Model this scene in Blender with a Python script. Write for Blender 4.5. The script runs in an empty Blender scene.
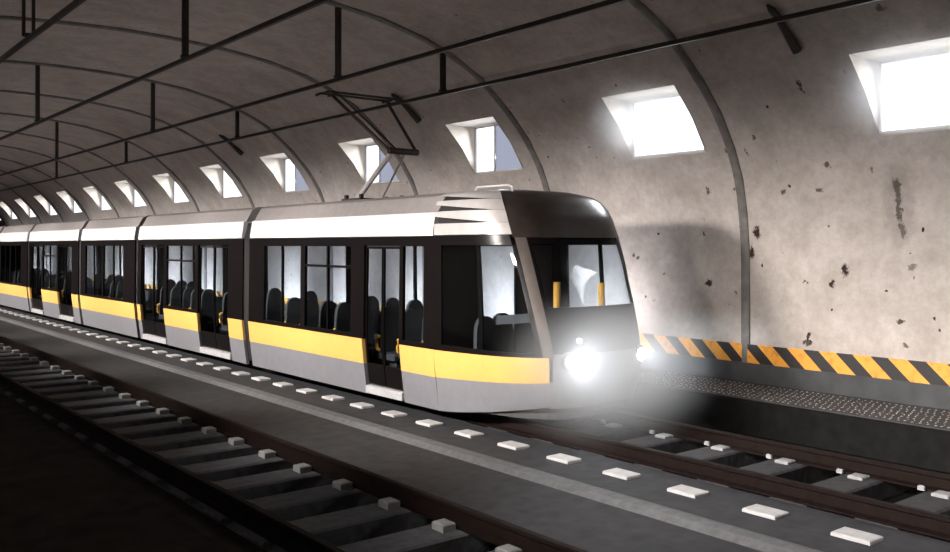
import bpy, bmesh, math, random
from mathutils import Vector
random.seed(7)
C = bpy.context.scene.collection
PI = math.pi
CX = 8.68            # centre line of the tram's track
# ------------------------------------------------------------------ helpers
class MB:
    def __init__(s): s.v = []; s.f = []; s.m = []
    def add(s, vs, fs, mi=0):
        b = len(s.v); s.v += [tuple(p) for p in vs]
        for f in fs: s.f.append(tuple(b+i for i in f)); s.m.append(mi)
        return s
    def box(s, x0, x1, y0, y1, z0, z1, mi=0):
        v = [(x, y, z) for z in (z0, z1) for y in (y0, y1) for x in (x0, x1)]
        return s.add(v, [(0,2,3,1),(4,5,7,6),(0,1,5,4),(2,6,7,3),(0,4,6,2),(1,3,7,5)], mi)
    def bevbox(s, x0, x1, y0, y1, z0, z1, b, mi=0):
        """box whose upper edges are chamfered"""
        r = [(x0,y0,z0),(x1,y0,z0),(x1,y1,z0),(x0,y1,z0),(x0,y0,z1-b),(x1,y0,z1-b),(x1,y1,z1-b),(x0,y1,z1-b),
             (x0+b,y0+b,z1),(x1-b,y0+b,z1),(x1-b,y1-b,z1),(x0+b,y1-b,z1)]
        f = [(3,2,1,0),(8,9,10,11)]
        for a in (0,4):
            for k in range(4): f.append((a+k, a+(k+1)%4, a+4+(k+1)%4, a+4+k))
        return s.add(r, f, mi)
    def prism_y(s, poly, y0, y1, mi=0):
        """poly of (x,z) extruded along y"""
        n = len(poly)
        v = [(x, y0, z) for x, z in poly]+[(x, y1, z) for x, z in poly]
        f = [tuple(range(n)), tuple(range(2*n-1, n-1, -1))]
        for i in range(n): j = (i+1) % n; f.append((i, i+n, j+n, j))
        return s.add(v, f, mi)
    def prism_x(s, poly, x0, x1, mi=0):
        n = len(poly)
        v = [(x0, y, z) for y, z in poly]+[(x1, y, z) for y, z in poly]
        f = [tuple(range(n)), tuple(range(2*n-1, n-1, -1))]
        for i in range(n): j = (i+1) % n; f.append((i, i+n, j+n, j))
        return s.add(v, f, mi)
    def tube(s, pts, r, n=8, mi=0, square=False):
        if square: n = 4
        pts = [Vector(p) for p in pts]; rings = []
        for i, p in enumerate(pts):
            d = ((pts[min(i+1, len(pts)-1)]-pts[max(i-1, 0)])).normalized()
            up = Vector((0,0,1)) if abs(d.z) < .9 else Vector((1,0,0))
            a = d.cross(up).normalized(); b = d.cross(a).normalized()
            rr = r[i] if isinstance(r, (list, tuple)) else r
            rings.append([p+a*rr*math.cos(2*PI*(k+.5)/n)+b*rr*math.sin(2*PI*(k+.5)/n) for k in range(n)])
        v = [q for ring in rings for q in ring]; f = []
        for i in range(len(pts)-1):
            for k in range(n):
                f.append((i*n+k, i*n+(k+1)%n, (i+1)*n+(k+1)%n, (i+1)*n+k))
        f.append(tuple(range(n))); f.append(tuple((len(pts)-1)*n+k for k in reversed(range(n))))
        return s.add(v, f, mi)
    def disc_x(s, c, r, t, n=24, mi=0):
        return s.tube([(c[0]-t/2, c[1], c[2]), (c[0]+t/2, c[1], c[2])], r, n, mi)
    def build(s, name, mats, parent=None, smooth=False, local=False):
        me = bpy.data.meshes.new(name)
        off = Vector((0,0,0))
        if parent is not None and not local:
            q = parent
            while q is not None: off += q.location; q = q.parent
        me.from_pydata([tuple(Vector(p)-off) for p in s.v], [], s.f)
        if not isinstance(mats, (list, tuple)): mats = [mats]
        for m in mats: me.materials.append(m)
        for p, mi in zip(me.polygons, s.m): p.material_index = mi
        bm = bmesh.new(); bm.from_mesh(me)
        bmesh.ops.recalc_face_normals(bm, faces=bm.faces)
        bm.to_mesh(me); bm.free()
        if smooth:
            for p in me.polygons: p.use_smooth = True
            try: me.set_sharp_from_angle(angle=math.radians(35))
            except Exception: pass
        o = bpy.data.objects.new(name, me); C.objects.link(o)
        if parent is not None: o.parent = parent
        return o
def tag(o, label=None, cat=None, group=None, kind=None):
    if label: o['label'] = label
    if cat: o['category'] = cat
    if group: o['group'] = group
    if kind: o['kind'] = kind
    return o
def empty(name, loc):
    o = bpy.data.objects.new(name, None); o.location = loc; o.empty_display_size = .2; C.objects.link(o); return o
def copy_tree(o, parent=None):
    c = o.copy(); C.objects.link(c)
    if parent is not None: c.parent = parent
    for ch in list(o.children): copy_tree(ch, c)
    return c
ORD = ['first','second','third','fourth','fifth','sixth','seventh','eighth','ninth','tenth','eleventh','twelfth','thirteenth','fourteenth','fifteenth','sixteenth']
# ------------------------------------------------------------------ materials
def nt(name):
    m = bpy.data.materials.new(name); m.use_nodes = True
    return m, m.node_tree.nodes, m.node_tree.links, m.node_tree.nodes['Principled BSDF']
def plain(name, col, rough=.5, metal=0, var=.12, scale=8, bump=0, spec=.5, coat=0):
    m, n, l, p = nt(name)
    tc = n.new('ShaderNodeTexCoord'); no = n.new('ShaderNodeTexNoise'); no.inputs['Scale'].default_value = scale
    no.inputs['Detail'].default_value = 4
    l.new(tc.outputs['Object'], no.inputs['Vector'])
    r = n.new('ShaderNodeValToRGB')
    r.color_ramp.elements[0].position = .3; r.color_ramp.elements[1].position = .7
    r.color_ramp.elements[0].color = tuple(c*(1-var) for c in col)+(1,)
    r.color_ramp.elements[1].color = tuple(min(1, c*(1+var)) for c in col)+(1,)
    l.new(no.outputs['Fac'], r.inputs['Fac']); l.new(r.outputs['Color'], p.inputs['Base Color'])
    p.inputs['Roughness'].default_value = rough; p.inputs['Metallic'].default_value = metal
    p.inputs['Specular IOR Level'].default_value = spec
    p.inputs['Coat Weight'].default_value = coat
    if bump:
        b = n.new('ShaderNodeBump'); b.inputs['Strength'].default_value = bump; b.inputs['Distance'].default_value = .02
        l.new(no.outputs['Fac'], b.inputs['Height']); l.new(b.outputs['Normal'], p.inputs['Normal'])
    return m
def emit(name, col, s):
    m, n, l, p = nt(name); n.remove(p)
    e = n.new('ShaderNodeEmission'); e.inputs['Color'].default_value = col+(1,); e.inputs['Strength'].default_value = s
    l.new(e.outputs[0], n['Material Output'].inputs[0]); return m
def glass(name, tint, refl=.04, rough=.05):
    m, n, l, p = nt(name); n.remove(p)
    t = n.new('ShaderNodeBsdfTransparent'); t.inputs[0].default_value = tint+(1,)
    g = n.new('ShaderNodeBsdfGlossy'); g.inputs['Roughness'].default_value = rough
    lw = n.new('ShaderNodeLayerWeight'); lw.inputs['Blend'].default_value = .5
    pw = n.new('ShaderNodeMath'); pw.operation = 'POWER'; pw.inputs[1].default_value = 5; l.new(lw.outputs['Facing'], pw.inputs[0])
    f = n.new('ShaderNodeMath'); f.operation = 'MULTIPLY_ADD'; f.inputs[1].default_value = .35; f.inputs[2].default_value = refl*.4; l.new(pw.outputs[0], f.inputs[0])
    mx = n.new('ShaderNodeMixShader')
    l.new(f.outputs[0], mx.inputs[0]); l.new(t.outputs[0], mx.inputs[1]); l.new(g.outputs[0], mx.inputs[2])
    l.new(mx.outputs[0], n['Material Output'].inputs[0]); return m

# arch profile (x, z), right half, from the walkway up to the crown
PROF = [(12.5,-.2),(12.5,.6),(12.5,1.6),(12.49,2.4),(12.43,3.0),(12.31,3.55),(12.1,4.03),(11.75,4.55),(11.3,5.02),(10.57,5.62),
        (9.95,5.93),(9.3,6.17),(8.4,6.38),(7.3,6.52),(6.3,6.58),(5.4,6.6)]
AX = 5.4
IB, IT = 6, 8          # niche bottom / top in PROF
CA, SA = math.cos(math.radians(38.7)), math.sin(math.radians(38.7))
F, VX, HY, HZ = 900., -247., 245., 2.5
def on_arch(px, py):
    """the (y, z) of the arch point shown at a point of the picture (for stains and chips)"""
    m = (HY-py)/(px-(475-F*SA/CA)); 
    best = None
    for i in range(len(PROF)-1):
        for k in range(12):
            t = k/12; x = PROF[i][0]*(1-t)+PROF[i+1][0]*t; z = PROF[i][1]*(1-t)+PROF[i+1][1]*t
            e = abs((z-HZ)*CA/x-m)
            if best is None or e < best[0]: best = (e, x, z)
    x, z = best[1:]
    d = F*x/CA/(px-(475-F*SA/CA)); y = (d-x*SA)/CA
    return y, z
def concrete(name, base, dark, chips):
    m, n, l, p = nt(name)
    tc = n.new('ShaderNodeTexCoord'); P = tc.outputs['Object']
    def noise(s, det=6, rough=.6, vec=P, dist=0):
        o = n.new('ShaderNodeTexNoise'); o.inputs['Scale'].default_value = s; o.inputs['Detail'].default_value = det
        o.inputs['Roughness'].default_value = rough; o.inputs['Distortion'].default_value = dist; l.new(vec, o.inputs['Vector']); return o
    def ramp(src, a, b, ca, cb):
        r = n.new('ShaderNodeValToRGB'); e = r.color_ramp.elements
        e[0].position = a; e[1].position = b; e[0].color = ca+(1,); e[1].color = cb+(1,)
        l.new(src, r.inputs['Fac']); return r
    def mix(f, a, b, mode='MIX'):
        x = n.new('ShaderNodeMix'); x.data_type = 'RGBA'; x.blend_type = mode
        if isinstance(f, float): x.inputs[0].default_value = f
        else: l.new(f, x.inputs[0])
        for s, i in ((a, 6), (b, 7)):
            if isinstance(s, tuple): x.inputs[i].default_value = s+(1,)
            else: l.new(s, x.inputs[i])
        return x.outputs[2]
    big = noise(.55, 5, .6, dist=.6); fine = noise(9, 8, .7); mid = noise(2.3, 6, .65)
    c = ramp(big.outputs['Fac'], .3, .7, dark, base).outputs['Color']
    c = mix(.6, c, ramp(mid.outputs['Fac'], .35, .65, (.72,.69,.66), (1,1,1)).outputs['Color'], 'MULTIPLY')
    c = mix(.5, c, ramp(fine.outputs['Fac'], .3, .62, (.66,.63,.60), (1,1,1)).outputs['Color'], 'MULTIPLY')
    # scattered small pits
    sc = n.new('ShaderNodeMapping'); sc.inputs['Scale'].default_value = (1,1,.8); l.new(P, sc.inputs[0])
    vo = n.new('ShaderNodeTexVoronoi'); vo.inputs['Scale'].default_value = 3.2; vo.inputs['Randomness'].default_value = 1
    wob = noise(14, 3)
    va = n.new('ShaderNodeVectorMath'); va.operation = 'MULTIPLY_ADD'; l.new(wob.outputs['Color'], va.inputs[0]); va.inputs[1].default_value = (.09,.09,.12); l.new(sc.outputs[0], va.inputs[2])
    l.new(va.outputs[0], vo.inputs['Vector'])
    pit = ramp(vo.outputs['Distance'], .055, .085, (1,1,1), (0,0,0))
    pm = n.new('ShaderNodeMath'); pm.operation = 'MULTIPLY'; l.new(pit.outputs['Color'], pm.inputs[0])
    gate = ramp(mid.outputs['Fac'], .42, .47, (0,0,0), (1,1,1)); l.new(gate.outputs['Color'], pm.inputs[1])
    cur = pm.outputs[0]
    # the larger chips and rust runs, each where it sits on the wall
    wob2 = noise(11, 4, .7)
    wv = n.new('ShaderNodeVectorMath'); wv.operation = 'MULTIPLY_ADD'; l.new(wob2.outputs['Color'], wv.inputs[0]); wv.inputs[1].default_value = (.22,.22,.22); l.new(P, wv.inputs[2])
    for (px, py, sy, sz, st) in chips:
        y, z = on_arch(px, py)
        sub = n.new('ShaderNodeVectorMath'); sub.operation = 'SUBTRACT'; l.new(wv.outputs[0], sub.inputs[0]); sub.inputs[1].default_value = (0, y+.11, z+.11)
        mu = n.new('ShaderNodeVectorMath'); mu.operation = 'MULTIPLY'; l.new(sub.outputs[0], mu.inputs[0]); mu.inputs[1].default_value = (0, 1/sy, 1/sz)
        ln = n.new('ShaderNodeVectorMath'); ln.operation = 'LENGTH'; l.new(mu.outputs[0], ln.inputs[0])
        mr = n.new('ShaderNodeMapRange'); mr.inputs['From Min'].default_value = 1.25; mr.inputs['From Max'].default_value = .7
        mr.inputs['To Max'].default_value = st; l.new(ln.outputs['Value'], mr.inputs['Value'])
        mx = n.new('ShaderNodeMath'); mx.operation = 'MAXIMUM'; l.new(cur, mx.inputs[0]); l.new(mr.outputs[0], mx.inputs[1]); cur = mx.outputs[0]
    c = mix(cur, c, (.028,.016,.011))
    l.new(c, p.inputs['Base Color']); p.inputs['Roughness'].default_value = .85; p.inputs['Specular IOR Level'].default_value = .25
    b = n.new('ShaderNodeBump'); b.inputs['Strength'].default_value = .35; b.inputs['Distance'].default_value = .03
    l.new(mid.outputs['Fac'], b.inputs['Height']); l.new(b.outputs['Normal'], p.inputs['Normal'])
    return m
chips = [(757,232,.05,.10,1),(752,250,.04,.12,1),(709,281,.07,.05,1),(845,270,.06,.09,1),(832,282,.06,.05,1),(806,283,.05,.02,.9),
         (897,188,.05,.16,.8),(899,210,.04,.20,.8),(903,232,.05,.12,.75),(900,205,.22,.55,.25),(809,335,.03,.09,1),(807,343,.06,.04,.9),(901,322,.05,.04,.9),
         (906,343,.05,.04,.8),(800,88,.02,.08,.9),(754,137,.04,.03,.8),(747,152,.02,.05,.8),(783,192,.04,.04,.8),(708,190,.03,.05,.8),
         (819,190,.05,.03,.8),(827,165,.04,.05,.8),(638,257,.04,.03,.8),(664,275,.02,.02,.7),(633,255,.03,.04,.9),(654,300,.02,.02,.6),
         (880,8,.05,.04,.7),(563,100,.03,.03,.8),(912,265,.05,.03,.6),(736,294,.03,.03,.7),(872,172,.04,.03,.6)]
M = {}
M['wall'] = concrete('weathered_concrete', (.55,.495,.465), (.41,.365,.335), chips)
M['ceil'] = concrete('crown_concrete', (.105,.094,.087), (.08,.07,.065), chips)
M['slab'] = plain('slab_concrete', (.035,.035,.038), .8, spec=.25, var=.25, scale=5, bump=.3)
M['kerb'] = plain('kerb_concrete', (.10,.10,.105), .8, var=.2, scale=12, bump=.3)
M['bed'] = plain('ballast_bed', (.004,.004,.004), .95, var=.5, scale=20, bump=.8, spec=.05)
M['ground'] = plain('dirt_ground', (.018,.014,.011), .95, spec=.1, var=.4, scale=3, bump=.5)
M['walk'] = plain('walkway_concrete', (.04,.041,.043), .8, var=.25, scale=9, bump=.3)
M['dark_face'] = plain('dark_concrete', (.009,.0085,.0085), .9, spec=.08, var=.3, scale=6, bump=.3)  # walkway body, darker than its top plate
M['plinth'] = plain('plinth_concrete', (.045,.045,.048), .8, var=.2, scale=4, bump=.2)
M['stud'] = plain('worn_steel', (.55,.55,.55), .35, .6, var=.3, scale=30)
M['rib'] = plain('rib_grey', (.15,.135,.125), .7, var=.25, scale=6, bump=.2)
M['steel'] = plain('dark_bar', (.03,.022,.018), .6, .3, var=.3, scale=5)
M['rail'] = plain('rusty_rail', (.008,.004,.003), .7, .0, spec=.12, var=.35, scale=14, bump=.2)
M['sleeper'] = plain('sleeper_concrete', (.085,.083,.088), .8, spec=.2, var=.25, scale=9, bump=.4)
M['sleeper2'] = plain('dark_sleeper', (.045,.043,.046), .8, var=.25, scale=9, bump=.4, spec=.15)  # darker version of the sleeper concrete, for the tram track
M['clip'] = plain('clip_pale', (.26,.255,.255), .6, var=.15, scale=20)
M['block'] = plain('block_pale', (.44,.43,.43), .7, var=.12, scale=15, bump=.2)
M['white'] = plain('silver_white_paint', (.62,.60,.61), .35, .1, var=.04, spec=.5)
M['cover'] = plain('roof_cover_grey', (.24,.215,.21), .5, .1, var=.08)
M['fair'] = plain('silver_fairing', (.42,.39,.38), .4, .2, var=.06)
M['yellow'] = plain('yellow_paint', (.60,.34,.09), .45, var=.03)
M['grey'] = plain('grey_paint', (.18,.176,.19), .45, .1, var=.05)
M['black'] = plain('gloss_black', (.004,.003,.003), .3, var=.2, spec=.2)
M['mask'] = plain('mask_brown', (.035,.026,.022), .3, .1, var=.2)
M['pillar'] = plain('pillar_brown', (.11,.09,.08), .4, .3, var=.1)
M['nose'] = plain('nose_grey', (.20,.20,.21), .4, .1, var=.1)
M['rubber'] = plain('rubber', (.008,.007,.007), .8, var=.2)
M['seat'] = plain('seat_fabric', (.035,.033,.034), .8, var=.2, scale=30)
M['int'] = plain('interior_dark', (.05,.045,.045), .7, var=.1)
M['orange'] = plain('grab_yellow', (.85,.40,.05), .4, var=.05)
M['under'] = plain('under_frame', (.03,.03,.03), .7, .4, var=.2)
M['sill'] = plain('sill_grey', (.42,.41,.42), .5, .2, var=.1)
M['glass'] = glass('window_glass', (.86,.90,.93), .06)
M['wind'] = glass('windscreen_glass', (.86,.90,.93), .06)
M['pane'] = emit('lit_pane', (.93,.95,1.0), 1.8)
M['pane_dim'] = emit('lit_pane_dim', (.62,.66,.85), .6)
M['reveal'] = plain('reveal_paint', (.42,.38,.33), .8, var=.06)
M['frame'] = plain('window_frame_paint', (.62,.63,.66), .5, var=.05)
M['fillstrip'] = emit('fill_strip', (.96,.96,1.), 3.)  # glow of the strip lights added behind the tram
M['lamp'] = emit('headlamp_glow', (.85,.92,1.0), 60.)
# hazard paint: orange and black slanted bars
m, n, l, p = nt('hazard_paint'); tc = n.new('ShaderNodeTexCoord'); sx = n.new('ShaderNodeSeparateXYZ'); l.new(tc.outputs['Object'], sx.inputs[0])
a = n.new('ShaderNodeMath'); a.operation = 'MULTIPLY_ADD'; l.new(sx.outputs['Z'], a.inputs[0]); a.inputs[1].default_value = -1.05; l.new(sx.outputs['Y'], a.inputs[2])
b = n.new('ShaderNodeMath'); b.operation = 'MULTIPLY'; l.new(a.outputs[0], b.inputs[0]); b.inputs[1].default_value = 1/.53
c = n.new('ShaderNodeMath'); c.operation = 'FRACT'; l.new(b.outputs[0], c.inputs[0])
r = n.new('ShaderNodeValToRGB'); r.color_ramp.interpolation = 'CONSTANT'
r.color_ramp.elements[0].color = (.015,.012,.012,1); r.color_ramp.elements[1].position = .48; r.color_ramp.elements[1].color = (.72,.30,.035,1)
l.new(c.outputs[0], r.inputs[0])
no = n.new('ShaderNodeTexNoise'); no.inputs['Scale'].default_value = 12; no.inputs['Detail'].default_value = 5; l.new(tc.outputs['Object'], no.inputs['Vector'])
rr = n.new('ShaderNodeValToRGB'); rr.color_ramp.elements[0].position = .3; rr.color_ramp.elements[0].color = (.7,.68,.66,1); rr.color_ramp.elements[1].position = .5; l.new(no.outputs['Fac'], rr.inputs[0])
mx = n.new('ShaderNodeMix'); mx.data_type = 'RGBA'; mx.blend_type = 'MULTIPLY'; mx.inputs[0].default_value = 1
l.new(r.outputs[0], mx.inputs[6]); l.new(rr.outputs[0], mx.inputs[7]); l.new(mx.outputs[2], p.inputs['Base Color']); p.inputs['Roughness'].default_value = .6
M['hazard'] = m
# ------------------------------------------------------------------ the tunnel shell
Y0, Y1 = -14., 75.
NW = 15                                    # windows on the right wall
def wy(k): return 6.2+4.45*k               # far reveal of window k
WW = 1.55
def ribp(k): return 8.60+4.45*k
def arch(name, prof, ybreaks, holes, mat, side):
    mb = MB(); n = len(prof)
    f = (lambda x: x) if side > 0 else (lambda x: 2*AX-x)
    ib = [i for i, q in enumerate(prof) if q == PROF[IB]]; ib = ib[0] if ib else -9
    for y in ybreaks:
        for x, z in prof: mb.v.append((f(x), y, z))
    for j in range(len(ybreaks)-1):
        ym = (ybreaks[j]+ybreaks[j+1])/2
        for i in range(n-1):
            if ib <= i < ib+(IT-IB) and any(a < ym < b for a, b in holes): continue
            mb.f.append((j*n+i, j*n+i+1, (j+1)*n+i+1, (j+1)*n+i)); mb.m.append(0)
    o = mb.build(name, mat, smooth=True)
    s = o.modifiers.new('thick', 'SOLIDIFY'); s.thickness = .25; s.offset = 0
    o.modifiers.remove(s)
    return o
RH = [(wy(k)-WW, wy(k)) for k in range(-1, NW)]
LH = [(wy(k)-WW, wy(k)) for k in range(-2, 9)]
def breaks(h):
    b = [Y0]+[q for p in h for q in p]+[Y1]
    out = []
    for i in range(len(b)-1):
        nseg = max(1, int((b[i+1]-b[i])/3)); out += [b[i]+(b[i+1]-b[i])*k/nseg for k in range(nseg)]
    return out+[Y1]
SPL = 10
tag(arch('wall_right', PROF[:SPL], breaks(RH), RH, M['wall'], 1), 'grey weathered concrete side wall behind the tram', kind='structure')
tag(arch('wall_left', PROF[:SPL], breaks(LH), LH, M['wall'], -1), kind='structure')
cp = PROF[SPL-1:]+[(2*AX-x, z) for x, z in reversed(PROF[SPL-1:-1])]
tag(arch('ceiling', cp, breaks(RH), [], M['wall'], 1), 'dark concrete vault over the tracks', kind='structure')
mb = MB(); mb.box(-2.2, 13, Y1, Y1+.2, -.3, 7); tag(mb.build('wall_back', M['bed']), kind='structure')
mb = MB(); mb.box(-2.2, 13, Y0-.2, Y0, -.3, 7); tag(mb.build('wall_front', M['bed']), kind='structure')
# floor profile
def extr(name, poly, mat, y0=Y0, y1=Y1, label=None):
    o = MB().prism_y(poly, y0, y1).build(name, mat); tag(o, label, kind='structure'); return o
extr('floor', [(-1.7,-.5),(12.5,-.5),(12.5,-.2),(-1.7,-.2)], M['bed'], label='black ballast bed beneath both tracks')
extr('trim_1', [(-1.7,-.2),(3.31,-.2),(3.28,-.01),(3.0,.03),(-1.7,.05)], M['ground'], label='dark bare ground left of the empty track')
extr('trim_2', [(5.12,-.2),(7.84,-.2),(7.84,0),(6.75,0),(6.70,.0),(6.42,0),(5.16,-.03)], M['slab'], label='dark grey concrete slab between the two tracks')
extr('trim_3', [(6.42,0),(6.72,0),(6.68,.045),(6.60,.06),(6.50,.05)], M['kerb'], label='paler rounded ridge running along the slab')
extr('trim_30', [(11.08,.29),(12.44,.29),(12.44,.3),(11.08,.3)], M['walk'], label='dark steel plate on the walkway top')
extr('trim_4', [(11.05,-.2),(12.5,-.2),(12.5,.29),(11.09,.29),(11.05,.26)], M['dark_face'], label='raised concrete walkway along the right wall')
extr('trim_5', [(12.44,.3),(12.5,.3),(12.5,.61),(12.44,.61)], M['plinth'], label='dark plinth band below the hazard stripe')
extr('trim_6', [(12.455,.61),(12.5,.61),(12.5,.905),(12.455,.905)], M['hazard'], label='orange and black slanted hazard stripe along the wall foot')
# studded strip on the walkway
mb = MB(); random.seed(3)
y = 1.0
while y < 10.2:
    for i in range(9):
        x = 11.22+i*.13+random.uniform(-.02,.02); yy = y+(i%2)*.045+random.uniform(-.015,.015); a = .5 if i%2 else -.5
        h = random.uniform(.006,.016); L = random.uniform(.018,.03); w = .011
        ca, sa = math.cos(a), math.sin(a)
        pts = [(x+u*ca-v*sa, yy+u*sa+v*ca, .3) for u, v in ((-L,0),(0,-w),(L,0),(0,w))]+[(x, yy, .3+h)]
        mb.add(pts, [(0,1,4),(1,2,4),(2,3,4),(3,0,4),(3,2,1,0)])
    y += .09
tag(mb.build('tread_studs', M['stud']), 'shiny studded strip on top of the walkway by the hazard stripe', 'tread plate', kind='stuff')
FILL_E = 85  # unseen strip lights, added to brighten the wall seen through the tram
for k in range(16):
    y = 11.4+3.2*k
    wl = MB().prism_y([(11.1,.3),(11.32,.3),(11.32,.34),(11.16,.40),(11.1,.40)], y-.9, y+.9).build('walkway_fill_light', M['plinth'])
    MB().prism_y([(11.165,.402),(11.325,.342),(11.33,.35),(11.17,.41)], y-.85, y+.85).build('lamp_lens', M['fillstrip'], wl)
    tag(wl, 'unseen strip light added behind the tram to brighten the wall', 'lamp', 'added wall lights behind the tram')
    L = bpy.data.lights.new('wall_fill', 'AREA'); L.shape = 'RECTANGLE'; L.size = .15; L.size_y = 1.7; L.energy = FILL_E; L.color = (.96,.96,1.); L.spread = math.radians(115)
    o = bpy.data.objects.new('wall_fill', L); o.location = (11.27, y, .42)
    o.rotation_euler = Vector((.88,0,.42)).to_track_quat('-Z', 'Y').to_euler(); C.objects.link(o)
# ribs
def arc_pts(side, lo=.3, off=0.):
    pts = [(x, z) for x, z in PROF if z >= lo-1e-6]; pts = pts
    full = []
    src = pts+[(2*AX-x, z) for x, z in reversed(pts[:-1])]
    for i in range(len(src)-1):
        p0, p1, p2, p3 = src[max(i-1, 0)], src[i], src[i+1], src[min(i+2, len(src)-1)]
        for k in range(4):
            t = k/4; full.append(tuple(.5*(2*p1[c]+(p2[c]-p0[c])*t+(2*p0[c]-5*p1[c]+4*p2[c]-p3[c])*t*t+(3*p1[c]-p0[c]-3*p2[c]+p3[c])*t**3) for c in (0, 1)))
    full.append(src[-1]); return full
ARC = arc_pts(1, .6)
def rib(y):
    mb = MB(); n = len(ARC); w = .075
    sec = [(-w, .03), (-w, -.03), (-w*.6, -.05), (w*.6, -.05), (w, -.03), (w, .03)]   # (dy, outward)
    for i, (x, z) in enumerate(ARC):
        a = ARC[max(i-1,0)]; b = ARC[min(i+1,n-1)]
        tx, tz = b[0]-a[0], b[1]-a[1]; L = math.hypot(tx, tz); nx, nz = tz/L, -tx/L     # outward on the right half
        for dy, o in sec: mb.v.append((x+nx*o, y+dy, z+nz*o))
    k = len(sec)
    for i in range(n-1):
        for j in range(k): mb.f.append((i*k+j, i*k+(j+1)%k, (i+1)*k+(j+1)%k, (i+1)*k+j)); mb.m.append(0)
    return mb
for k in range(-1, 14):
    o = rib(ribp(k)).build('trim_%d' % (k+8), M['rib'], smooth=True)
    tag(o, 'grey arch rib over the tunnel', kind='structure')
# windows
xb, zb = PROF[IB]; xt, zt = PROF[IT]; xm, zm = PROF[IB+1]
def window(k, side, n, bright=True):
    g = (lambda x: x) if side > 0 else (lambda x: 2*AX-x)
    y1 = wy(k); y0 = y1-WW
    mb = MB()
    def rp(q, ys): mb.prism_y([(g(a), b) for a, b in q], ys[0], ys[1])
    tri = [(xb, zb), (xb+.02, zt), (xt, zt), (xm, zm)]
    rp(tri, (y1, y1+.04)); rp(tri, (y0-.04, y0))
    rp([(xt, zt), (xb+.06, zt), (xb+.06, zt+.04), (xt-.01, zt+.03)], (y0-.04, y1+.04))
    rp([(xb-.01, zb-.03), (xb+.08, zb-.03), (xb+.08, zb), (xb, zb)], (y0-.04, y1+.04))
    w = mb.build('window_%d' % n, M['reveal']); tag(w, kind='structure')
    mid = y1-WW*.42 if (side > 0 and 2 <= k <= 4) else y0
    f = MB()
    ys = [y0, y0+.025, y1-.025, y1]; 
    gx = sorted((g(xb), g(xb+.03)))
    f.box(gx[0], gx[1], y0, y1, zb, zb+.03); f.box(gx[0], gx[1], y0, y1, zt-.03, zt)
    f.box(gx[0], gx[1], y0, y0+.03, zb, zt); f.box(gx[0], gx[1], y1-.03, y1, zb, zt)
    if mid > y0: f.box(gx[0], gx[1], mid-.02, mid+.02, zb, zt)
    f.build('window_frame', M['frame'], w)
    px_ = sorted((g(xb+.03), g(xb+.05)))
    MB().box(px_[0], px_[1], mid if mid > y0 else y0, y1, zb, zt).build('window_pane', M['pane'], w)
    if mid > y0: MB().box(px_[0], px_[1], y0, mid, zb, zt).build('window_pane', M['pane_dim'], w)
    return w
LEFT_E, RIGHT_E = 262, 58
def area(loc, rx, w, h, e, col, name='window_light', spread=180):
    L = bpy.data.lights.new(name, 'AREA'); L.shape = 'RECTANGLE'; L.size = w; L.size_y = h; L.energy = e; L.color = col
    L.spread = math.radians(spread)
    o = bpy.data.objects.new(name, L); o.location = loc; o.rotation_euler = rx; C.objects.link(o); return o
n = 1
for k in range(-1, NW):
    o = window(k, 1, n)
    if k >= 0:
        o['label'] = ('glowing window niche in the right wall, the %s counting from the right edge of the photo' % ORD[k])
    n += 1
    if k < 13:
        area((xb-.03, wy(k)-WW/2, (zb+zt)/2), (0, math.radians(-270+0), 0), .9, WW-.1, RIGHT_E, (.93,.95,1.), spread=120).rotation_euler = (0, math.radians(75), 0)
for k in range(-2, 9):
    window(k, -1, n); n += 1  # out-of-view lit niches and lights, added to light tram and right wall
    area((2*AX-xb+.03, wy(k)-WW/2, (zb+zt)/2), (0, math.radians(-90+20), 0), .9, WW-.1, LEFT_E, (1.,.95,.90), spread=44)
# ------------------------------------------------------------------ overhead bars and hangers
ZB = HZ+2.75
def arch_z(x):
    if x < AX: x = 2*AX-x
    for i in range(len(PROF)-1):
        a, b = PROF[i], PROF[i+1]
        if b[0] <= x <= a[0] and a[0] > b[0]:
            t = (a[0]-x)/(a[0]-b[0]); return a[1]+(b[1]-a[1])*t
    return PROF[-1][1]
bars = [(9.75, 'nearest the lit windows, above the far side of the tram'), (7.58, 'second out from the lit windows, above the tram near side'),
        (4.99, 'third out from the lit windows, above the empty track'), (2.86, 'crossing the top left corner of the photo')]
for x, w in bars:
    MB().box(x-.025, x+.025, -6, 70, ZB-.03, ZB+.03).build('overhead_conductor_bar', M['steel'])
    tag(bpy.context.scene.collection.objects[-1], 'long dark overhead bar '+w, 'overhead bar', 'overhead bars along the vault')
whe = ['at the front of the tram','halfway along the tram','farther along the tram','far down the tunnel']
for bi, (x, w) in enumerate(bars):
    for j in range(-1, 4):
        y = 13.1+8.9*j
        mb = MB()
        if bi == 3:
            for dx in (-.06, .06): mb.box(x+dx-.02, x+dx+.02, y-.02, y+.02, ZB+.03, arch_z(x)+.03)
        else: mb.box(x-.04, x+.04, y-.04, y+.04, ZB+.03, arch_z(x)+.03)
        mb.box(x-.055, x+.055, y-.055, y+.055, ZB+.03, ZB+.07)
        h = mb.build('hanger_bracket', M['steel'])
        lab = 'dark vertical hanger %s holding the overhead bar %s' % (['just before the tram'] [0] if j < 0 else whe[j], w)
        tag(h, lab if len(lab.split()) <= 16 else 'dark hanger %s on the %s overhead bar' % ('before the tram' if j < 0 else whe[j], ['wall-side','second','third','leftmost'][bi]), 'hanger', 'hangers between vault and overhead bars')
def sub_arch(x0, x1, n=7):
    return [(x0+(x1-x0)*i/n, arch_z(x0+(x1-x0)*i/n)-.09) for i in range(n+1)]
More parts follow.
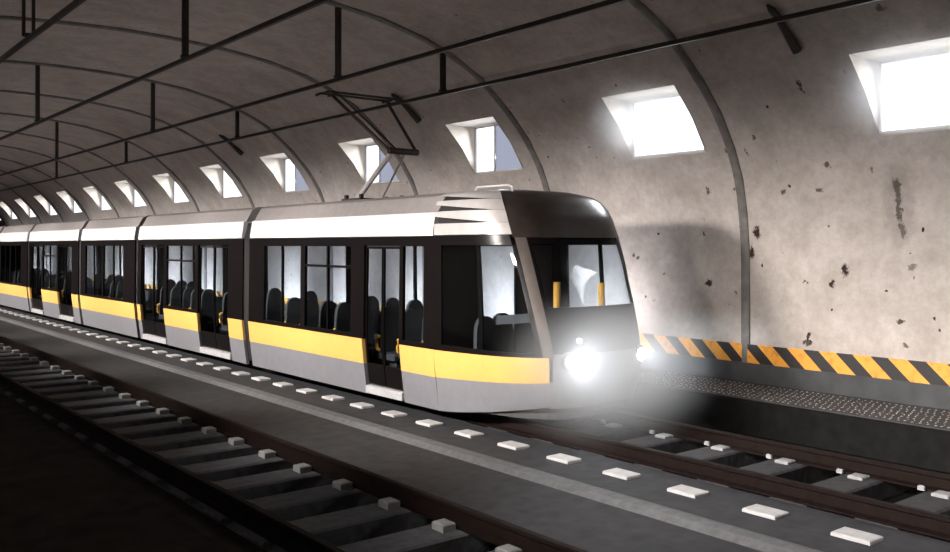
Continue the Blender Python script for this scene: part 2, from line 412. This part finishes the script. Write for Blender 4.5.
for j, w in ((0,'between the two brightest windows and the overhead bar'),(1,'above the pantograph'),(2,'beyond the pantograph, far along the vault')):
    y = 6.8+8.9*j
    mb = MB().tube([(x, y, z) for x, z in sub_arch(10.35, 11.05)], [.02]+[.05]*4+[.06,.065,.07], 8)
    tag(mb.build('conduit_stub', M['steel'], smooth=True), 'short dark conduit stub on the vault '+w, 'conduit', 'conduit stubs on the vault')
# ------------------------------------------------------------------ tracks
def rail_mb(x, y0, y1):
    p = [(-.075,0),(.075,0),(.075,.018),(.014,.035),(.014,.13),(.036,.145),(.036,.172),(.028,.18),(-.028,.18),(-.036,.172),(-.036,.145),(-.014,.13),(-.014,.035),(-.075,.018)]
    return MB().prism_y([(x+a, b) for a, b in p], y0, y1)
for x, lab in ((3.47,'rusty rail on the left side of the empty near track'),(4.90,'rusty brown rail beside the dark slab, on the empty near track'),
               (7.96,'dark rail under the near side of the tram, by the pale blocks'),(9.40,'rail of the tram track on its wall side')):
    tag(rail_mb(x, -8, 60).build('rail', M['rail'], smooth=False), lab, 'rail', 'rails')
def sleeper_proto(x0, x1, clipx, name, mat='sleeper'):
    mb = MB().bevbox(x0, x1, -.21, .21, -.2, 0, .02)
    s = mb.build(name, M[mat])
    for cx, w, h, dy, *hl in clipx:
        hl = hl[0] if hl else .085
        c = MB().bevbox(cx-w/2, cx+w/2, -hl+dy, hl+dy, 0, h, .012)
        c.build('rail_clip', M['clip'], s)
    return s
P1 = sleeper_proto(3.33, 5.10, [(4.73,.14,.07,0),(3.65,.12,.05,0)], 'sleeper')
ys = [7.9-.872*6.0+.872*i+.05 for i in range(28)]
# sleeper at d=7.92 for the clip at px 445
y445 = (7.92-4.75*SA)/CA
near = [y445+.872*i for i in range(-4, 22)]
for i, y in enumerate(near):
    o = P1 if i == 0 else copy_tree(P1); o.location = (0, y, 0)
    k = i-3
    if k < 0: lab = 'dark concrete sleeper of the empty track, at the bottom edge of the photo'
    elif k < 14: lab = 'dark sleeper of the empty near track, the %s back from the bottom edge' % ORD[k]
    else: lab = 'distant dark sleeper of the empty near track, in the unlit stretch'
    tag(o, lab, 'sleeper', 'sleepers of the empty near track')
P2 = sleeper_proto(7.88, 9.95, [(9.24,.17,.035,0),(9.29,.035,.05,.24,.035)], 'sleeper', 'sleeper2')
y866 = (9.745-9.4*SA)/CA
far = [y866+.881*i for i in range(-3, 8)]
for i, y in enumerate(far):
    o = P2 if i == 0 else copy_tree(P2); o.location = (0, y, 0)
    k = i
    lab = 'dark sleeper ahead of the tram, the %s from the right edge of the photo' % ORD[k] if k < 7 else 'dark sleeper in the shade beneath the nose of the tram'
    tag(o, lab, 'sleeper', 'sleepers of the tram track')
blk = MB().bevbox(-.115, .115, -.175, .175, 0, .035, .01).build('track_block', M['block'])
y765 = (8.38-7.35*SA)/CA
fb = [y765+.89*i for i in range(-2, 40)]
for i, y in enumerate(fb):
    o = blk if i == 0 else copy_tree(blk); o.location = (7.35, y, 0)
    k = i-1
    if k < 0: lab = 'pale concrete block on the slab at the bottom right corner'
    elif k < 14: lab = 'pale flat block on the slab beside the tram track, the %s from the right' % ORD[k]
    else: lab = 'small pale block in the distant part of the row beside the tram'
    tag(o, lab, 'block', 'pale blocks in a row along the tram track')
# ------------------------------------------------------------------ the tram
tram = empty('tram', (CX, 8.0, .18))
tag(tram, 'grey, yellow and black articulated tram with lit headlamps coming through the tunnel', 'tram')
W = 1.25
ZSK, ZY0, ZY1, ZW1, ZR0, ZR1, ZR2 = .17, .645, 1.035, 2.50, 2.63, 2.96, 3.25
def wz(z):                      # half width of the body at height z
    if z < 1.035: return W-.10*((1.035-z)/.86)**1.2
    if z < 2.63: return W-.02*((z-1.035)/1.6)
    return W-.02-.02*(z-2.63)
def side_grid(yb, zbk, holes, mat, name, s, parent=tram, th=.05, out=0.):
    """one wall of the body between the y and z breaks, with real openings"""
    mb = MB(); ny, nz = len(yb), len(zbk)
    for o in (out, out-th):
        for y in yb:
            for z in zbk: mb.v.append((CX+s*(wz(z)+o), y, z))
    N = ny*nz
    def solid(j, i):
        if not (0 <= j < ny-1 and 0 <= i < nz-1): return False
        ym, zm_ = (yb[j]+yb[j+1])/2, (zbk[i]+zbk[i+1])/2
        return not any(a < ym < b and c < zm_ < d for a, b, c, d in holes)
    for j in range(ny-1):
        for i in range(nz-1):
            if not solid(j, i): continue
            q = (j*nz+i, j*nz+i+1, (j+1)*nz+i+1, (j+1)*nz+i)
            mb.f.append(q); mb.m.append(0); mb.f.append(tuple(N+a for a in reversed(q))); mb.m.append(0)
            for (dj, di, a, b) in ((-1,0,0,1),(1,0,2,3),(0,1,1,2),(0,-1,3,0)):
                if not solid(j+dj, i+di):
                    mb.f.append((q[a], q[b], q[b]+N, q[a]+N)); mb.m.append(0)
    return mb.build(name, mat, parent)
def uniq(v): return sorted(set(round(a, 4) for a in v))
def pane(y0, y1, z0, z1, s, parent, name='window_pane', mat=None, inset=.02):
    mb = MB(); 
    a, b = wz(z0)-inset, wz(z1)-inset
    mb.prism_y([(CX+s*a, z0), (CX+s*b, z1), (CX+s*(b-.012), z1), (CX+s*(a-.012), z0)], y0, y1)
    return mb.build(name, mat or M['glass'], parent)
def car(y0, y1, windows, doors, sides=(-1, 1), front=None):
    """windows: (ya, yb, mullions, transom) ; doors: (ya, yb)"""
    wn, dn = windows, doors
    for s in sides:
        windows, doors = wn, dn
        if s > 0:
            L_ = y1-y0-.3; k_ = max(1, round(L_/2.0)); doors = []
            windows = [(y0+.15+L_*i/k_+.03, y0+.15+L_*(i+1)/k_-.03, 0, 0) for i in range(k_)]
        dh = [(a, b, .30, 2.5) for a, b in doors]
        wh = [(a, b, 1.10, 2.48) for a, b, *_ in windows]
        yb = uniq([y0, y1]+[q for h in dh+wh for q in h[:2]])
        side_grid(yb, [1.035, 1.10, 1.8, 2.48, 2.50, 2.63], dh+wh, M['black'], 'window_band', s)
        # stripe and skirt, split where the doors are
        segs = []; cur = y0
        for a, b in sorted(doors):
            if a-cur > .05: segs.append((cur, a-.03))
            cur = b+.03
        segs.append((cur, y1))
        for a, b in segs:
            side_grid([a, b], [ZY0, 1.033], [], M['yellow'], 'yellow_stripe', s, out=.012, th=.06)
            side_grid([a, b], [.34, .65, 1.035], [], M['int'], 'inner_lining', s, out=-.062, th=.02)
            side_grid([a, b], [ZSK, .3, .45, ZY0], [], M['grey'], 'skirt_panel', s, out=.008, th=.06)
        for a, b, mull, tr in windows:
            w = pane(a, b, 1.10, 2.48, s, tram)
            mb = MB()
            for q in range(1, mull+1):
                yy = a+(b-a)*q/(mull+1); mb.box(min(CX+s*(W-.055),CX+s*(W-.015)), max(CX+s*(W-.055),CX+s*(W-.015)), yy-.02, yy+.02, 1.10, 2.48)
            if tr: mb.box(min(CX+s*(W-.055),CX+s*(W-.015)), max(CX+s*(W-.055),CX+s*(W-.015)), a, b, 2.13, 2.17)
            if mb.v: mb.build('window_bar', M['black'], w)
        for a, b in doors:
            mid = (a+b)/2
            for (p, q) in ((a+.02, mid-.012), (mid+.012, b-.02)):
                dz0 = .34
                fr = side_grid([p, p+.02, q-.02, q], [dz0, .66, .9, 1.3, 2.44, 2.48], [(p+.02, q-.02, .66, 2.44)], M['black'], 'door', s, out=-.03, th=.035)
                pane(p+.02, q-.02, .66, 2.44, s, fr, 'door_pane', inset=.045)
            X = sorted((CX+s*(wz(.3)-.28), CX+s*(wz(.3)+.03)))
            MB().bevbox(X[0], X[1], a-.01, b+.01, .19, .31, .015).build('door_sill', M['sill'], tram)
        # roof edge
        mb = MB()
        x = lambda o: CX+s*o
        prof = [(W-.02, ZR0), (W-.01, ZR0+.03), (W-.06, ZR1), (W-.28, ZR1), (W-.28, ZR0)]
        mb.prism_y([(x(a), b) for a, b in prof], y0+.04, y1-.04)
        mb.build('roof_edge', M['white'], tram)
    prof = [(-W+.10, ZR1), (-W+.24, ZR2-.05), (-W+.36, ZR2), (W-.36, ZR2), (W-.24, ZR2-.05), (W-.10, ZR1)]
    MB().prism_y([(CX+a, b) for a, b in prof], y0+.04, y1-.04).build('roof_cover', M['cover'], tram)
    MB().box(CX-W+.1, CX+W-.1, y0+.02, y1-.02, 2.52, 2.62).build('inner_ceiling', M['int'], tram)
    MB().box(CX-W+.14, CX+W-.14, y0+.02, y1-.02, .24, .33).build('cabin_floor', M['int'], tram)
seat_proto = None
def seat(x, y, rot):
    global seat_proto
    if seat_proto is None:
        mb = MB(); prof = []
        # backrest: a rounded panel with thickness
        n = 10; out = []
        for i in range(n+1):
            a = PI*i/n; out.append((-.17*math.cos(a), .98+.20*math.sin(a)))
        out = [(-.21,.42),(-.195,.7)]+out+[(.195,.7),(.21,.42)]
        N = len(out)
        v = [(x_, .19+.05*(z_-.4), z_) for x_, z_ in out]+[(x_, .27+.05*(z_-.4), z_) for x_, z_ in out]
        f = [tuple(range(N)), tuple(range(2*N-1, N-1, -1))]+[(i, i+N, (i+1)%N+N, (i+1)%N) for i in range(N)]
        mb.add(v, f)
        mb.bevbox(-.22, .22, -.24, .22, .36, .46, .03)
        mb.box(-.06, .06, -.05, .15, 0, .36)
        s = mb.build('seat', M['seat'], tram, local=True)
        h = MB().tube([(-.2,.22,.50),(-.25,.22,.52),(-.26,.22,.60),(-.25,.22,.70),(-.2,.22,.72)], .028, 6)
        h.build('grab_handle', M['orange'], s, local=True)
        seat_proto = s
        o = s
    else: o = copy_tree(seat_proto)
    o.location = (x-CX, y-8.0, .33-.18); o.rotation_euler = (0, 0, rot)
cars = []
# leading car, straight part
YN = 10.2
car(YN, 16.25, [(10.46,10.99,0,0),(12.46,14.0,1,1),(14.16,15.6,1,0)], [(11.08,12.07)])
midw = lambda o: (o+.12, o+6.28, [(o+2.55,o+4.28,1,1)], [(o+.82,o+2.38),(o+4.45,o+6.02)])
for o_ in (16.42, 27.82): 
    a, b, w_, d_ = midw(o_); car(a, b, w_, d_)
for o_ in (22.82, 34.22):
    car(o_+.1, o_+4.88, [(o_+1.0,o_+2.7,1,0),(o_+2.8,o_+4.4,1,0)], [])
a, b, w_, d_ = midw(39.22); car(a, b, w_, d_)
# bellows between cars
for yg in (16.40, 22.80, 27.80, 34.20, 39.22):
    mb = MB()
    oc = [(1.13,.25),(1.225,1.0),(1.215,2.6),(1.12,2.93)]; ring = [(a, b) for a, b in oc]+[(-a, b) for a, b in reversed(oc)]
    n = len(ring)
    for k in range(7):
        y = yg-.15+.05*k; t = .05 if k % 2 else 0
        for o in (t, .14):
            for a, b in ring:
                mb.v.append((CX+a-math.copysign(o, a), y, b-(o if b > 1.5 else -o*.3)))
    for k in range(6):
        for i in range(n):
            j = (i+1) % n; p0 = k*2*n; p1 = p0+2*n
            mb.f.append((p0+i, p0+j, p1+j, p1+i)); mb.m.append(0)
            mb.f.append((p0+n+i, p1+n+i, p1+n+j, p0+n+j)); mb.m.append(0)
    for p0 in (0, 12*n):
        for i in range(n):
            j = (i+1) % n; mb.f.append((p0+i, p0+j, p0+n+j, p0+n+i)); mb.m.append(0)
    mb.build('bellows', M['rubber'], tram)
MB().box(CX-1.18, CX+1.18, 45.44, 45.50, .3, 2.95).build('end_panel', M['black'], tram)
# seats
for y in (10.75, 11.35, 11.95, 12.75, 13.35, 13.9, 14.6, 15.2): 
    seat(8.0, y, 0)
for y in (12.2, 13.0, 13.75, 14.5, 15.25): seat(9.4, y, PI)
for o_ in (16.42, 27.82, 39.22):
    for dy in (1.1,1.7,2.9,3.5,4.0,4.8,5.5): seat(8.0, o_+dy, 0)
    for dy in (1.3,3.0,3.7,5.2): seat(9.4, o_+dy, PI)
for o_ in (22.82, 34.22):
    for dy in (1.3,1.9,2.5,3.1,3.7,4.2): seat(8.0, o_+dy, 0)
    for dy in (1.6,2.4,3.3): seat(9.4, o_+dy, PI)
# bogies
for y in (11.9, 20.0, 31.2, 43.0):
    b = MB().box(CX-.62, CX+.62, y-1.1, y+1.1, .22, .24)
    for s in (-1, 1): b.box(CX+s*.60-.05, CX+s*.60+.05, y-1.05, y+1.05, .24, .4)
    bo = b.build('bogie', M['under'], tram)
    for dy in (-.75, .75):
        for s in (-1, 1): MB().disc_x((CX+s*.72, y+dy, .48), .30, .1).build('wheel', M['under'], bo, smooth=True)
# ------- nose of the leading car: one curved surface, cut into its panels
def interp(tab, z):
    if z <= tab[0][0]: return tab[0][1]
    for (a, b), (c, d) in zip(tab, tab[1:]):
        if z <= c: return b+(d-b)*(z-a)/(c-a)
    return tab[-1][1]
NF = [(.17,8.35),(.45,8.10),(.7,8.0),(1.0,8.0),(1.3,8.07),(1.7,8.2),(2.2,8.40),(2.6,8.60),(2.9,8.76),(3.1,8.92),(3.2,9.08),(3.27,9.4)]
NWD = [(.17,1.15),(.645,1.20),(1.035,1.25),(2.63,1.235),(2.8,1.23),(2.96,1.21),(3.1,1.17),(3.2,1.09),(3.27,.92)]
NE = [(.17,3.1),(1.0,3.1),(2.0,3.5),(2.6,4.2),(3.0,4.2),(3.27,3.6)]
_cache = {}
def outline(z):
    k = round(z, 4)
    if k in _cache: return _cache[k]
    w, L, e = interp(NWD, z), YN-interp(NF, z), interp(NE, z)
    pts = []
    for i in range(241):
        th = PI*i/240; c_, s_ = math.cos(th), math.sin(th)
        u = -w*math.copysign(abs(c_)**(2/e), c_); v = L*abs(s_)**(2/e); pts.append((CX+u, YN-v))
    acc = [0]
    for a, b in zip(pts, pts[1:]): acc.append(acc[-1]+math.hypot(b[0]-a[0], b[1]-a[1]))
    _cache[k] = (pts, acc); return _cache[k]
def surf(s, z, off=0.):
    pts, acc = outline(z); t = min(max(s, 0), 1)*acc[-1]
    lo, hi = 0, len(acc)-1
    while hi-lo > 1:
        mid = (lo+hi)//2
        if acc[mid] <= t: lo = mid
        else: hi = mid
    f = (t-acc[lo])/max(1e-9, acc[hi]-acc[lo]); a, b = pts[lo], pts[hi]
    x, y = a[0]+(b[0]-a[0])*f, a[1]+(b[1]-a[1])*f
    if off:
        dx, dy = b[0]-a[0], b[1]-a[1]; L = math.hypot(dx, dy); nx, ny = dy/L, -dx/L
        if (x-CX)*nx+(y-YN)*ny < 0: nx, ny = -nx, -ny
        x += nx*off; y += ny*off
    return (x, y, z)
def npatch(name, mat, slo, shi, z0, z1, ns=24, nz=8, out=0., th=.03, parent=tram, z0f=None, z1f=None):
    fl = slo if callable(slo) else (lambda z: slo); fh = shi if callable(shi) else (lambda z: shi)
    mb = MB(); 
    for o in (out, out-th):
        for i in range(ns+1):
            for j in range(nz+1):
                t = i/ns
                za = z0f(t) if z0f else z0; zb_ = z1f(t) if z1f else z1
                z = za+(zb_-za)*j/nz
                mb.v.append(surf(fl(z)+(fh(z)-fl(z))*t, z, o))
    N = (ns+1)*(nz+1); q = lambda i, j: i*(nz+1)+j
    for i in range(ns):
        for j in range(nz):
            f = (q(i,j), q(i+1,j), q(i+1,j+1), q(i,j+1)); mb.f.append(f); mb.m.append(0)
            mb.f.append(tuple(N+a for a in reversed(f))); mb.m.append(0)
    for i in range(ns):
        for j in (0, nz): a, b = q(i,j), q(i+1,j); mb.f.append((a, b, b+N, a+N)); mb.m.append(0)
    for j in range(nz):
        for i in (0, ns): a, b = q(i,j), q(i,j+1); mb.f.append((a, b, b+N, a+N)); mb.m.append(0)
    return mb.build(name, mat, parent, smooth=True)
def lin(z0, s0, z1, s1): return lambda z: s0+(s1-s0)*(z-z0)/(z1-z0)
SC = .35                                   # where the side turns into the front, low down
swin = lin(1.10, .318, 2.52, .285)           # slanted front edge of the cab side window
pil = lin(1.0, .355, 2.6, .325)            # near edge of the front glass
mir = lambda f: (lambda z: 1-f(z))
for s in (-1, 1):
    A = (lambda f: f) if s < 0 else mir
    def rng(a, b):
        a = a if callable(a) else (lambda z, a=a: a); b = b if callable(b) else (lambda z, b=b: b)
        return (a, b) if s < 0 else (mir(a), mir(b))
    r_ = rng(0., SC); npatch('skirt_panel', M['grey'], r_[0], r_[1], ZSK, ZY0, out=.008, z0f=lambda t: .17+.27*t**1.3, z1f=lambda t: ZY0+.12*t)
    r_ = rng(0., SC-.008); npatch('yellow_stripe', M['yellow'], r_[0], r_[1], ZY0, 1.033, out=.012, z0f=lambda t: ZY0+.11*t, z1f=lambda t: 1.033+.04*t)
    r_ = rng(.03, swin); w_ = npatch('window_pane', M['glass'], r_[0], r_[1], 1.12, 2.50, th=.012, out=-.015)
    bmf = npatch('window_frame', M['black'], *rng(0., .03), 1.033, 2.63, 4, 8)
    npatch('window_frame', M['black'], *rng(.03, swin), 2.50, 2.63, 16, 2)
    npatch('window_frame', M['black'], *rng(.03, lambda z: .34), 1.0, 1.12, 16, 2, th=.025, z0f=lambda t: 1.033+.04*t)
    b1 = lambda z: swin(z)+.012
    npatch('window_frame', M['black'], *rng(swin, b1), 1.12, 2.50, 3, 10)
    npatch('corner_pillar', M['pillar'], *rng(b1, pil), 1.07, 2.63, 6, 12, out=.006)
    r_ = rng(lambda z: lin(1.12, .16, 2.5, .17)(z), lambda z: lin(1.12, .172, 2.5, .182)(z))
    npatch('window_bar', M['black'], *r_, 1.12, 2.50, 2, 6, out=-.03, th=.03, parent=w_)
FL = lambda z: pil(z)
npatch('front_apron', M['nose'], SC, 1-SC, .42, 1.12, 24, 10, out=.004)
npatch('front_panel', M['black'], FL, mir(FL), 1.12, 1.70, 24, 6)
gl = lambda z: pil(z)+.01
npatch('windscreen', M['wind'], gl, mir(gl), 1.70, 2.60, 24, 8, th=.012, out=-.01)
npatch('windscreen_frame', M['black'], pil, gl, 1.70, 2.60, 2, 8)
npatch('windscreen_frame', M['black'], mir(gl), mir(pil), 1.70, 2.60, 2, 8)
# brow: dark mask above the windscreen
brow = lin(2.6, .29, 3.25, .27)
npatch('brow', M['mask'], brow, mir(brow), 2.60, 3.27, 30, 12, out=.01)
for s in (-1, 1):
    r = (lambda a, b: (a, b)) if s < 0 else (lambda a, b: (mir(a), mir(b)))
    c0 = lambda z: 0.
    npatch('fairing_backing', M['rubber'], *r(c0, brow), 2.64, 3.22, 16, 6, out=-.06)
    # four blades with wedge openings between them
    edges = [2.64, 2.80, 2.97, 3.12, 3.25]; gaps = [.095, .09, .07]
    for k in range(4):
        lo = (lambda t, k=k: edges[k]+((gaps[k-1]*max(0, 1-t*1.15)) if k > 0 else 0))
        hi = (lambda t, k=k: edges[k+1]-.004)
        npatch('roof_blade', M['fair'], *r(c0, brow), 0, 1, 16, 3, out=.012+.006*k, z0f=lo, z1f=hi)
# roof cap over the nose
mb = MB(); ring = [surf(i/40, 3.25) for i in range(41)]
mb.add(ring+[(x, y, 3.20) for x, y, z in ring], [tuple(range(41)), tuple(range(81, 40, -1))]+[(i, i+1, i+42, i+41) for i in range(40)]+[(40, 0, 41, 81)])
mb.build('nose_roof', M['mask'], tram)
mb = MB(); ring = [surf(i/40, .34, -.06) for i in range(41)]
mb.add(ring+[(x, y, .26) for x, y, z in ring], [tuple(range(41)), tuple(range(81, 40, -1))]+[(i, i+1, i+42, i+41) for i in range(40)]+[(40, 0, 41, 81)])
mb.build('cab_floor', M['int'], tram)
# bulkhead, desk, driver's seat, poles
MB().box(CX-1.1, CX-.35, 10.28, 10.32, .33, 2.5).box(CX+.35, CX+1.1, 10.28, 10.32, .33, 2.5).build('cab_bulkhead', M['int'], tram)
ring = [surf(.30+.40*i/20, 1.62, -.08) for i in range(21)]
mb = MB(); a = ring+[(CX+.95, 9.25, 1.55), (CX-.95, 9.25, 1.55)]; K = len(a)
mb.add(a+[(x, y, z-.12) for x, y, z in a], [tuple(range(K)), tuple(range(2*K-1, K-1, -1))]+[(i, (i+1)%K, (i+1)%K+K, i+K) for i in range(K)])
mb.build('driver_desk', M['int'], tram)
seat(CX-.15, 9.75, 0); seat(CX-.72, 9.45, 0)
for x, y, z0, z1 in ((8.95, 9.3, 1.5, 1.97), (9.6, 9.05, 1.5, 1.95)):
    MB().tube([(x, y, z0), (x, y, z1)], .05, 10).build('grab_pole', M['orange'], tram, smooth=True)
# headlamps
for s in (-1, 1):
    sx = .5-s*(-1)*.115 if False else .5+s*.112
    p = Vector(surf(sx, 1.03, .02))
    d = (p-Vector((CX, 9.3, .98))).normalized(); d = Vector((d.x*.25, -1, 0)).normalized()
    h = MB().tube([p-d*.05, p+d*.012], .12, 20).build('headlamp', M['pillar'], tram, smooth=True)
    MB().tube([p+d*.012, p+d*.02], .085, 20).build('lamp_lens', M['lamp'], h)
    L = bpy.data.lights.new('headlamp_beam', 'SPOT'); L.energy = 65; L.spot_size = math.radians(165); L.spot_blend = 1.; L.color = (.88,.93,1.); L.shadow_soft_size = .02
    o = bpy.data.objects.new('headlamp_beam', L); o.location = p+d*.05; o.rotation_euler = d.to_track_quat('-Z', 'Y').to_euler(); C.objects.link(o)
p = Vector(surf(.415, 1.28, .015)); MB().tube([p+Vector((0,.03,0)), p+Vector((0,-.01,0))], .028, 12).build('marker_lamp', M['lamp'], tram)
# roof rail
mb = MB().tube([(CX-.75,9.9,3.25),(CX-.75,9.85,3.31),(CX-.75,9.2,3.31),(CX-.75,9.1,3.28),(CX-.75,9.1,3.22)], .014, 6)
mb.build('roof_rail', M['white'], tram)
# pantograph
yb_ = 13.9
base = MB().box(CX-.5, CX+.5, yb_-.5, yb_+.12, ZR2, ZR2+.07)
for sx in (-.45, .4):
    for dy in (-.45, .05): base.box(CX+sx, CX+sx+.06, yb_+dy, yb_+dy+.06, ZR2+.07, ZR2+.14)
pan = base.build('pantograph', M['steel'], tram)
kz, ky = HZ+1.6, 12.8
MB().tube([(CX-.25, yb_, ZR2+.06), (CX-.22, ky, kz)], .05, 8).tube([(CX+.25, yb_, ZR2+.06), (CX+.05, ky, kz)], .02, 8).build('lower_arm', M['fair'], pan)
MB().tube([(CX-.30, ky, kz), (CX+.30, ky, kz)], .055, 10).build('knee_joint', M['steel'], pan)
zh = ZB-.075
ua = MB()
ua.tube([(CX-.28, ky, kz), (CX-.72, yb_+.05, zh-.04)], .03, 8).tube([(CX+.28, ky, kz), (CX+.42, yb_+.05, zh-.04)], .03, 8).tube([(CX-.1, ky, kz), (CX-.55, yb_+.05, zh-.04)], .014, 6)
ua.build('upper_arm', M['steel'], pan)
hd = MB()
for dy in (-.13, .13):
    hd.tube([(CX-.98, yb_+.05+dy, zh-.05), (CX-.88, yb_+.05+dy, zh), (CX+.5, yb_+.05+dy, zh), (CX+.6, yb_+.05+dy, zh-.05)], .022, 8)
for x in (-.72, .42): hd.box(CX+x-.02, CX+x+.02, yb_-.1, yb_+.2, zh-.05, zh-.01)
hd.build('contact_head', M['steel'], pan)
# roof equipment
for (a, b) in ((10.6, 12.2), (14.6, 16.0)):
    pass
# ------------------------------------------------------------------ scatter volumes added to imitate bloom round headlamps and windows
BLOOM = True; BLOOM_D = 1.3
if BLOOM:
    me = bpy.data.meshes.new('headlamp_bloom'); bm = bmesh.new(); bmesh.ops.create_icosphere(bm, subdivisions=3, radius=1); bm.to_mesh(me); bm.free()
    mo = bpy.data.objects.new('headlamp_bloom', me); C.objects.link(mo)
    mo.location = (8.2, 7.6, 1.0); mo.scale = (1.8, 1.35, 1.15)
    m = bpy.data.materials.new('bloom_haze'); m.use_nodes = True; n = m.node_tree.nodes; l = m.node_tree.links; n.remove(n['Principled BSDF'])
    tc = n.new('ShaderNodeTexCoord'); ln = n.new('ShaderNodeVectorMath'); ln.operation = 'LENGTH'; l.new(tc.outputs['Object'], ln.inputs[0])
    mr = n.new('ShaderNodeMapRange'); mr.interpolation_type = 'SMOOTHERSTEP'; mr.inputs['From Min'].default_value = 1; mr.inputs['From Max'].default_value = 0; mr.inputs['To Max'].default_value = .85
    l.new(ln.outputs['Value'], mr.inputs['Value'])
    vs = n.new('ShaderNodeVolumeScatter'); vs.inputs['Color'].default_value = (.95,.97,1,1); l.new(mr.outputs[0], vs.inputs['Density'])
    l.new(vs.outputs[0], n['Material Output'].inputs['Volume'])
    me.materials.append(m)
    tag(mo, 'added haze imitating the bright bloom in front of the tram headlamps', 'haze', kind='stuff')
    for k, wh in ((0, 'brightest window at the right edge of the photo'), (1, 'second window from the right edge of the photo')):
        me2 = me.copy(); me2.name = 'window_haze'; o = bpy.data.objects.new('window_haze', me2); C.objects.link(o)  # volume added to imitate the bloom of this window
        o.location = (11.45, wy(k)-WW/2, 4.6); o.scale = (.85, 1.35, .95)
        m2 = m.copy(); m2.node_tree.nodes[mr.name].inputs['To Max'].default_value = BLOOM_D; me2.materials.clear(); me2.materials.append(m2)
        tag(o, 'added haze imitating bloom around the '+wh, 'haze', kind='stuff')
# ------------------------------------------------------------------ world, camera
w = bpy.data.worlds.new('world'); bpy.context.scene.world = w; w.use_nodes = True
w.node_tree.nodes['Background'].inputs[0].default_value = (.0,.0,.0,1)
cam = bpy.data.cameras.new('camera'); co = bpy.data.objects.new('camera', cam); C.objects.link(co)
co.location = (0, 0, HZ); co.rotation_euler = (PI/2, 0, -math.radians(38.7))
cam.sensor_width = 36; cam.lens = 36*F/950; cam.shift_y = -31/950; cam.clip_start = .05; cam.clip_end = 300
bpy.context.scene.camera = co
vs_ = bpy.context.scene.view_settings
vs_.view_transform = 'Standard'; vs_.look = 'None'; vs_.gamma = 1; vs_.exposure = 0; vs_.use_curve_mapping = False
